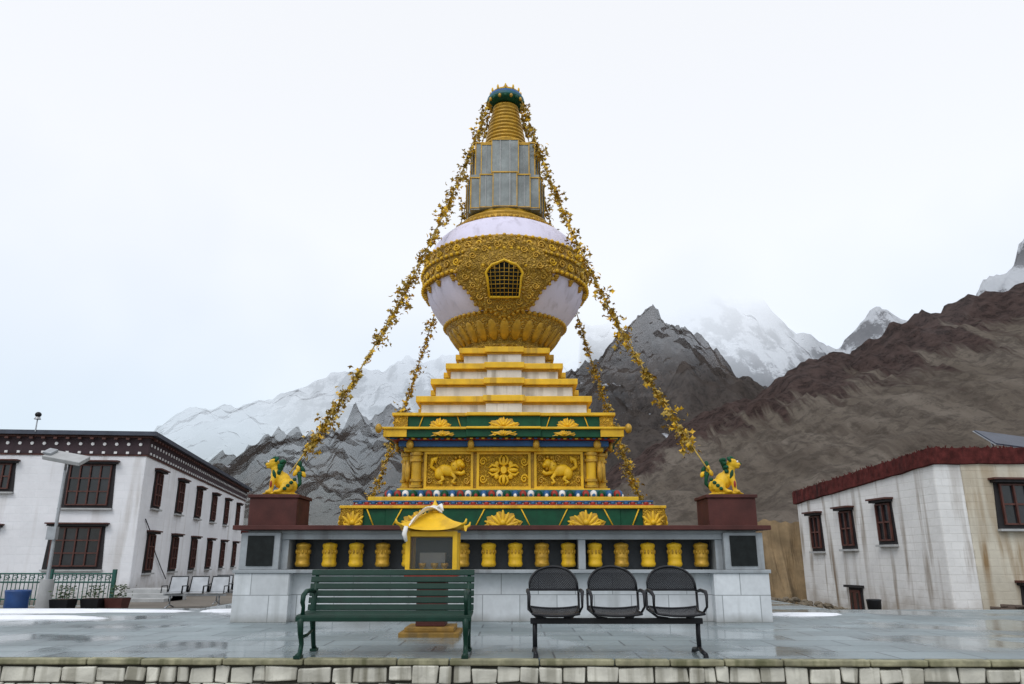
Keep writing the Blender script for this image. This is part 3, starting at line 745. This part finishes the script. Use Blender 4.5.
b=B();b.M=Matrix.Translation((14.5,22.5,4.0))@Matrix.Rotation(rad(30),4,'X')@Matrix.Rotation(rad(8),4,'Y')
b.box(-.1,1.8,0,1.1,.3,.34,ROOFT);b.box(-.13,1.83,-.03,1.13,.28,.299,GREYM)
b.M=Matrix.Identity(4)
for x in(14.7,16.0): b.cyl((x,22.7,3.5),(x,23.0,4.6),.03,.03,GREYM,8)
b.obj('solar_panel',RB)
b=B();n=90;vs=[]
for i in range(n+1):
    x=5+8*i/n;zt=2.3+.4*noise.noise((x*.9,0,0))+.25*noise.noise((x*3,3,0))-(.03*(x-9)**2 if x<9 else 0)
    for y,z in((27.7+.5*noise.noise((x,1,1)),-1.2),(28.0+.5*noise.noise((x*2,4,1)),-.2),(28.4+.5*noise.noise((x*3,4,1)),.6+.2*noise.noise((x*4,2,2))),(28.7+.4*noise.noise((x*3,2,1)),1.4+.2*noise.noise((x*4,8,2))),(28.9+.2*noise.noise((x*2,1,5)),zt),(29.6,zt-.1),(29.9,-1.2)): vs.append((x,y,z))
b.add(vs,[(i*7+k,i*7+7+k,i*7+8+k,i*7+1+k) for i in range(n) for k in range(6)],ADOBE)
b.obj('adobe_wall')
b=B();b.box(-12.5,-4,36,36.6,-.6,2.1,ADOBE);b.box(-12.6,-3.9,35.9,36.7,2.101,2.25,REDB);b.obj('boundary_wall',None,.03)
b=B()
for k in range(60):
    x=12.3+random.gauss(0,.5);y=18.6+random.uniform(-.3,.3);z=-.36+random.uniform(0,.32)*max(0,1-abs(x-12.2)/1.2)
    a=random.uniform(-.5,.5);l=random.uniform(.3,.6);b.cyl((x-l*math.cos(a),y-l*math.sin(a),z),(x+l*math.cos(a),y+l*math.sin(a),z+random.uniform(-.05,.08)),random.uniform(.02,.06),random.uniform(.02,.04),LOG,6)
b.obj('firewood_pile')
b=B();b.lathe([(.0,-.42),(.14,-.42),(.17,.0),(.18,.03),(.15,.04),(.0,.02)],BLK,(8.9,19.5),16);b.obj('waste_bin')
# ---------------------------------------------------------------- left clutter
LP=empty('street_lamp')
b=B();b.cyl((-12.7,21.5,-.42),(-12.7,21.5,3.5),.055,.04,GREYM,12);b.cyl((-12.7,21.5,-.42),(-12.7,21.5,.45),.2,.17,LGREY,14)
b.box(-12.85,-12.6,21.35,21.5,1.5,1.85,GREYM)
b.tube([(-12.7,21.5,3.4),(-12.65,21.4,3.58),(-12.5,21.3,3.66)],.035,GREYM,8);b.obj('post',LP)
b=B();b.M=Matrix.Translation((-12.6,21.3,3.68))@Matrix.Rotation(rad(10),4,'Y')@Matrix.Rotation(rad(28),4,'X')
b.box(-.55,.55,-.25,.25,0,.12,LGREY);b.box(-.45,.45,-.18,.18,-.04,-.001,WPAINT);b.box(-.6,-.35,-.16,.16,.121,.2,GREYM);b.obj('lamp_head',LP,.02)
b=B();X0,X1,Yf=-22,-12.2,24.2
i=X0
while i<=X1:
    b.cyl((i,Yf,-.38),(i,Yf,.55),.014,.014,FGREEN,5);
    i+=.13
for z in(-.2,.3,.55): b.cyl((X0,Yf,z),(X1,Yf,z),.025,.025,FGREEN,6)
for k in range(6): b.box(X0+1.95*k-.05,X0+1.95*k+.05,Yf-.05,Yf+.05,-.42,.68,FGREEN)
k=X0+.2
while k<X1: spiral(b,(k,Yf-.01,.42),.1,1.3,1,FGREEN,.012);k+=.26
b.box(X0,X1,Yf-.12,Yf+.12,-.5,-.38,LGREY)
b.obj('metal_fence')
b=B();b.lathe([(0,-.42),(.25,-.42),(.28,-.35),(.27,0),(.3,.18),(.3,.22),(.26,.22),(.24,.1),(0,.08)],BLUEP,(-12.75,20.4),20);b.obj('blue_barrel')
for x,y,m in((-12.0,21.2,BLK),(-11.4,21.6,BLK),(-10.9,21.9,MAR)):
    b=B();b.M=Matrix.Translation((x,y,0));b.prism(foot(.2),-.42,-.05,m,foot(.25));b.prism(foot(.22),-.049,-.04,SOIL)
    rn=random.Random(int(x*10))
    for v in range(110):
        c=Vector((rn.gauss(0,.13),rn.gauss(0,.13),rn.uniform(-.02,.3)));r=.045
        R=Matrix.Rotation(rn.uniform(0,6),3,'Z')@Matrix.Rotation(rn.uniform(0,3),3,'X')
        b.add([c+R@Vector((-r,0,0)),c+R@Vector((0,-r*.5,0)),c+R@Vector((r,0,0)),c+R@Vector((0,r*.5,0))],[(0,1,2,3)],LEAF)
    b.obj('potted_shrub')
def mbench(x,y):
    E=empty('metal_bench');b=B()
    for s in range(3):
        X=x+s*.62
        b.add([(X-.27,y,.05),(X+.27,y,.05),(X+.25,y+.1,.48),(X-.25,y+.1,.48)],[(0,1,2,3)],GREYM)
        b.add([(X-.27,y-.45,.02),(X+.27,y-.45,.02),(X+.27,y,.04),(X-.27,y,.04)],[(0,1,2,3)],GREYM)
        b.tube([(X-.27,y,.05),(X-.25,y+.1,.48),(X+.25,y+.1,.48),(X+.27,y,.05)],.02,BLK,6)
        for q in(-.3,.3): b.tube([(X+q,y,.02),(X+q,y-.02,.22),(X+q,y-.4,.22),(X+q,y-.42,.02)],.016,BLK,6)
    b.obj('seats',E);b=B();b.box(x-.3,x+1.55,y-.25,y-.19,-.06,0,GREYM)
    for X in(x-.1,x+1.35):
        b.tube([(X,y-.22,-.03),(X,y-.22,-.3)],.025,GREYM,6);b.tube([(X,y-.5,-.39),(X,y-.22,-.3),(X,y+.1,-.39)],.022,GREYM,6)
    b.obj('frame',E)
mbench(-10.0,23.6);mbench(-9.3,25.4)
b=B()
for k in range(3): b.box(-13.2+.0,-11.6,26.4+.3*k,27.6+.3*k,-.5,-.28+.14*k,LGREY)
b.obj('stone_steps',None,.02)
# ---------------------------------------------------------------- mountains
def interp(pts,x):
    if x<=pts[0][0]: return pts[0][1]
    for (a,b_),(c,d) in zip(pts,pts[1:]):
        if x<=c: return b_+(d-b_)*(x-a)/(c-a)
    return pts[-1][1]
def terrain(name,ridge,x0,x1,y0,yr,yb,nx,ny,amp,fs,mat,haze_fade,pw=1.0,seed=0,gully=2.2,fine=.35):
    vs=[];vl=[]
    for j in range(ny+1):
        y=y0+(yb-y0)*j/ny
        for i in range(nx+1):
            x=x0+(x1-x0)*i/nx
            h=interp(ridge,x)
            t=(y-y0)/(yr-y0)
            s=t**pw if t<=1 else max(0,1-(y-yr)/(yb-yr)*.8)
            wx=noise.noise((x*fs*.7,y*fs*.7,seed))*.8
            p=Vector((x*fs+seed+wx,y*fs/gully,seed*.3))
            n=noise.ridged_multi_fractal(p,1.0,2.1,6,1.0,2.0)-1.1
            n2=noise.fractal(Vector((x*fs*4,y*fs*3,seed)),.8,2.0,6)
            z=-1.2+h*s+amp*(n*.9+n2*fine)*min(1,t*2.2)*(.35+.65*s)
            vs.append((x,y,z));vl.append(haze_fade(x,y,z))
    b=B();W=nx+1
    b.add(vs,[(j*W+i,j*W+i+1,(j+1)*W+i+1,(j+1)*W+i) for j in range(ny) for i in range(nx)],mat,True)
    o=b.obj(name)
    a=o.data.attributes.new('haze_fade','FLOAT','POINT');a.data.foreach_set('value',vl)
    a2=o.data.attributes.new('rise','FLOAT','POINT')
    a2.data.foreach_set('value',[v[2]/max(1,interp(ridge,v[0])) for v in vs])
    return o
def rock(name,c1,c2,c3,snow,sscale,fs,band=None,dk=.6,bd=.05,thr=1.2):
    m=bpy.data.materials.new(name);m.use_nodes=True;N=m.node_tree.nodes;L=m.node_tree.links;P=N['Principled BSDF'];out=N['Material Output']
    P.inputs['Roughness'].default_value=.95;P.inputs['Specular IOR Level'].default_value=.1
    tc=N.new('ShaderNodeTexCoord');O=tc.outputs['Object']
    def noi(s,d,v=O,r=.5):
        n=N.new('ShaderNodeTexNoise');n.inputs['Scale'].default_value=s;n.inputs['Detail'].default_value=d;n.inputs['Roughness'].default_value=r;L.new(v,n.inputs['Vector']);return n.outputs['Fac']
    def mr(x,a,b,c=0,d=1):
        n=N.new('ShaderNodeMapRange');L.new(x,n.inputs[0])
        for i,v in zip((1,2,3,4),(a,b,c,d)): n.inputs[i].default_value=v
        return n.outputs[0]
    def mix(f,a,b):
        n=N.new('ShaderNodeMix');n.data_type='RGBA'
        for s,x in((n.inputs['Factor'],f),(n.inputs['A'],a),(n.inputs['B'],b)):
            if isinstance(x,tuple): s.default_value=(*x,1)
            else: L.new(x,s)
        return n.outputs['Result']
    def mth(op,a,b):
        n=N.new('ShaderNodeMath');n.operation=op
        for s,x in((n.inputs[0],a),(n.inputs[1],b)):
            if isinstance(x,(int,float)): s.default_value=x
            else: L.new(x,s)
        return n.outputs[0]
    mp=N.new('ShaderNodeMapping');L.new(O,mp.inputs[0]);mp.inputs['Rotation'].default_value=(0,0,rad(14));mp.inputs['Scale'].default_value=(fs*5,fs*.5,fs*.5)
    st=noi(1,7,mp.outputs[0],.68)
    big=noi(fs*8,7,O,.75)
    c=mix(mr(noi(fs,5),.35,.65),c1,c2)
    c=mix(mr(st,.42,.58,0,.85),c,c3)
    c=mix(mr(big,.47,.6,0,dk),c,tuple(x*.45 for x in c3))
    if band:
        at=N.new('ShaderNodeAttribute');at.attribute_name='rise'
        k=mth('ADD',at.outputs['Fac'],mth('MULTIPLY',mth('SUBTRACT',st,.5),.9))
        c=mix(mr(k,.7,.8),c,mix(mr(big,.42,.6),band,tuple(x*2.3 for x in band)))
    if snow:
        g=N.new('ShaderNodeNewGeometry');s=N.new('ShaderNodeSeparateXYZ');L.new(g.outputs['Normal'],s.inputs[0]);sp=N.new('ShaderNodeSeparateXYZ');L.new(O,sp.inputs[0])
        k=mth('ADD',mth('MULTIPLY',s.outputs[2],.6),mth('MULTIPLY',noi(sscale,7,O,.72),1.3))
        k=mth('ADD',k,mth('MULTIPLY',st,.5))
        k=mth('ADD',k,mr(sp.outputs[2],snow[0],snow[1],-.35,.12))
        c=mix(mr(k,thr,thr+.1),c,(.66,.69,.74))
    L.new(c,P.inputs['Base Color'])
    bp=N.new('ShaderNodeBump');bp.inputs['Strength'].default_value=.9;bp.inputs['Distance'].default_value=bd/fs
    L.new(mth('ADD',big,st),bp.inputs['Height']);L.new(bp.outputs[0],P.inputs['Normal'])
    at=N.new('ShaderNodeAttribute');at.attribute_name='haze_fade'
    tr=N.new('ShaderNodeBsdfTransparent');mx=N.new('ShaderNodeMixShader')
    L.new(at.outputs['Fac'],mx.inputs[0]);L.new(P.outputs[0],mx.inputs[1]);L.new(tr.outputs[0],mx.inputs[2]);L.new(mx.outputs[0],out.inputs['Surface'])  # painted haze: rock fades to transparent so the sky shows through
    return m
cl=lambda x,a=0,b=1:max(a,min(b,x))
H1=[(-140,3),(-60,3),(-20,4),(0,9),(16,15.5),(24,20),(33.5,26.5),(43,32),(55,37),(67,42),(84,49),(102,54.5),(150,68),(260,85)]
m1=rock('scree_slope',(.15,.125,.1),(.21,.18,.15),(.105,.086,.07),None,.1,.06,(.04,.027,.024),.55,.075)
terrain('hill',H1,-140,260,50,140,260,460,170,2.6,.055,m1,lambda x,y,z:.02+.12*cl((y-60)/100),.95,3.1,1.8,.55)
H2=[(-260,8),(-132,27),(-112,37),(-89,49),(-70,54),(-45,57),(-20,52),(0,58),(20,70),(30,80),(38,88),(48,95),(56,97),(66,98),(73,94),(80,85),(88,73),(100,64),(140,52),(240,40)]
m2=rock('dark_crag',(.075,.062,.055),(.12,.1,.088),(.05,.042,.038),(90,240),.06,.03,None,.6,.07,1.24)
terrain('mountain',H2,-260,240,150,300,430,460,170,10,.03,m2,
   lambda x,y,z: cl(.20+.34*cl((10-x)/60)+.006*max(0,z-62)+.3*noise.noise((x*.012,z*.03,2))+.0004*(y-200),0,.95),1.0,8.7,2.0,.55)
H3=[(-700,20),(-450,45),(-330,75),(-279,100),(-254,122),(-198,137),(-149,142),(-92,156),(-43,168),(23,176),(70,195),(108,220),(160,236),(209,214),(256,170),(273,172),(292,196),(311,211),(330,197),(342,190),(365,187),(392,217),(443,262),(520,310),(700,330)]
m3=rock('snowy_rock',(.085,.08,.09),(.13,.12,.13),(.07,.068,.08),(20,260),.025,.014,None,.6,.06,1.14)
def v3(x,y,z):  # painted haze on the far range, thicker with height
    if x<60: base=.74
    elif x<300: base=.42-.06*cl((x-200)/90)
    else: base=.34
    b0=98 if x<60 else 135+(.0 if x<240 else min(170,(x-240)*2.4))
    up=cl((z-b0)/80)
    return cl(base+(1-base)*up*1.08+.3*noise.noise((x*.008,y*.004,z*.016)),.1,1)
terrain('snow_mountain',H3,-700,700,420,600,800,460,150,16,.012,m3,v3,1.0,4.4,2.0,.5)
# ---------------------------------------------------------------- world, sun, camera
w=bpy.data.worlds.new('World');sc.world=w;w.use_nodes=True;N=w.node_tree.nodes;L=w.node_tree.links
bg=N['Background'];sky=N.new('ShaderNodeTexSky');sky.sky_type='NISHITA';sky.sun_disc=False;sky.sun_elevation=rad(48);sky.sun_rotation=rad(205)
L.new(sky.outputs[0],bg.inputs[0]);bg.inputs[1].default_value=.05
b2=N.new('ShaderNodeBackground');b2.inputs[1].default_value=.87
tc=N.new('ShaderNodeTexCoord');n1=N.new('ShaderNodeTexNoise');n1.inputs['Scale'].default_value=1.6;n1.inputs['Detail'].default_value=4;L.new(tc.outputs['Generated'],n1.inputs['Vector'])
sp=N.new('ShaderNodeSeparateXYZ');L.new(tc.outputs['Generated'],sp.inputs[0])
a=N.new('ShaderNodeMath');a.operation='MULTIPLY_ADD';L.new(n1.outputs['Fac'],a.inputs[0]);a.inputs[1].default_value=.8;L.new(sp.outputs[2],a.inputs[2])
cr=N.new('ShaderNodeValToRGB');L.new(a.outputs[0],cr.inputs[0])
cr.color_ramp.elements[0].position=.35;cr.color_ramp.elements[0].color=(.58,.66,.74,1);cr.color_ramp.elements[1].position=.88;cr.color_ramp.elements[1].color=(1.0,.995,.985,1)
L.new(cr.outputs[0],b2.inputs[0])
ad=N.new('ShaderNodeAddShader');L.new(bg.outputs[0],ad.inputs[0]);L.new(b2.outputs[0],ad.inputs[1]);L.new(ad.outputs[0],N['World Output'].inputs[0])
sl=bpy.data.lights.new('sun','SUN');sl.energy=.9;sl.angle=rad(25);sl.color=(1,.98,.96);so=bpy.data.objects.new('sun',sl);sc.collection.objects.link(so)
so.rotation_euler=(rad(42),0,rad(-25))
cam=bpy.data.cameras.new('camera');co=bpy.data.objects.new('camera',cam);sc.collection.objects.link(co);sc.camera=co
co.location=(0,0,1.0);co.rotation_euler=(rad(106.1),0,0);cam.sensor_width=36;cam.lens=26.37;cam.clip_end=6000;cam.clip_start=.1
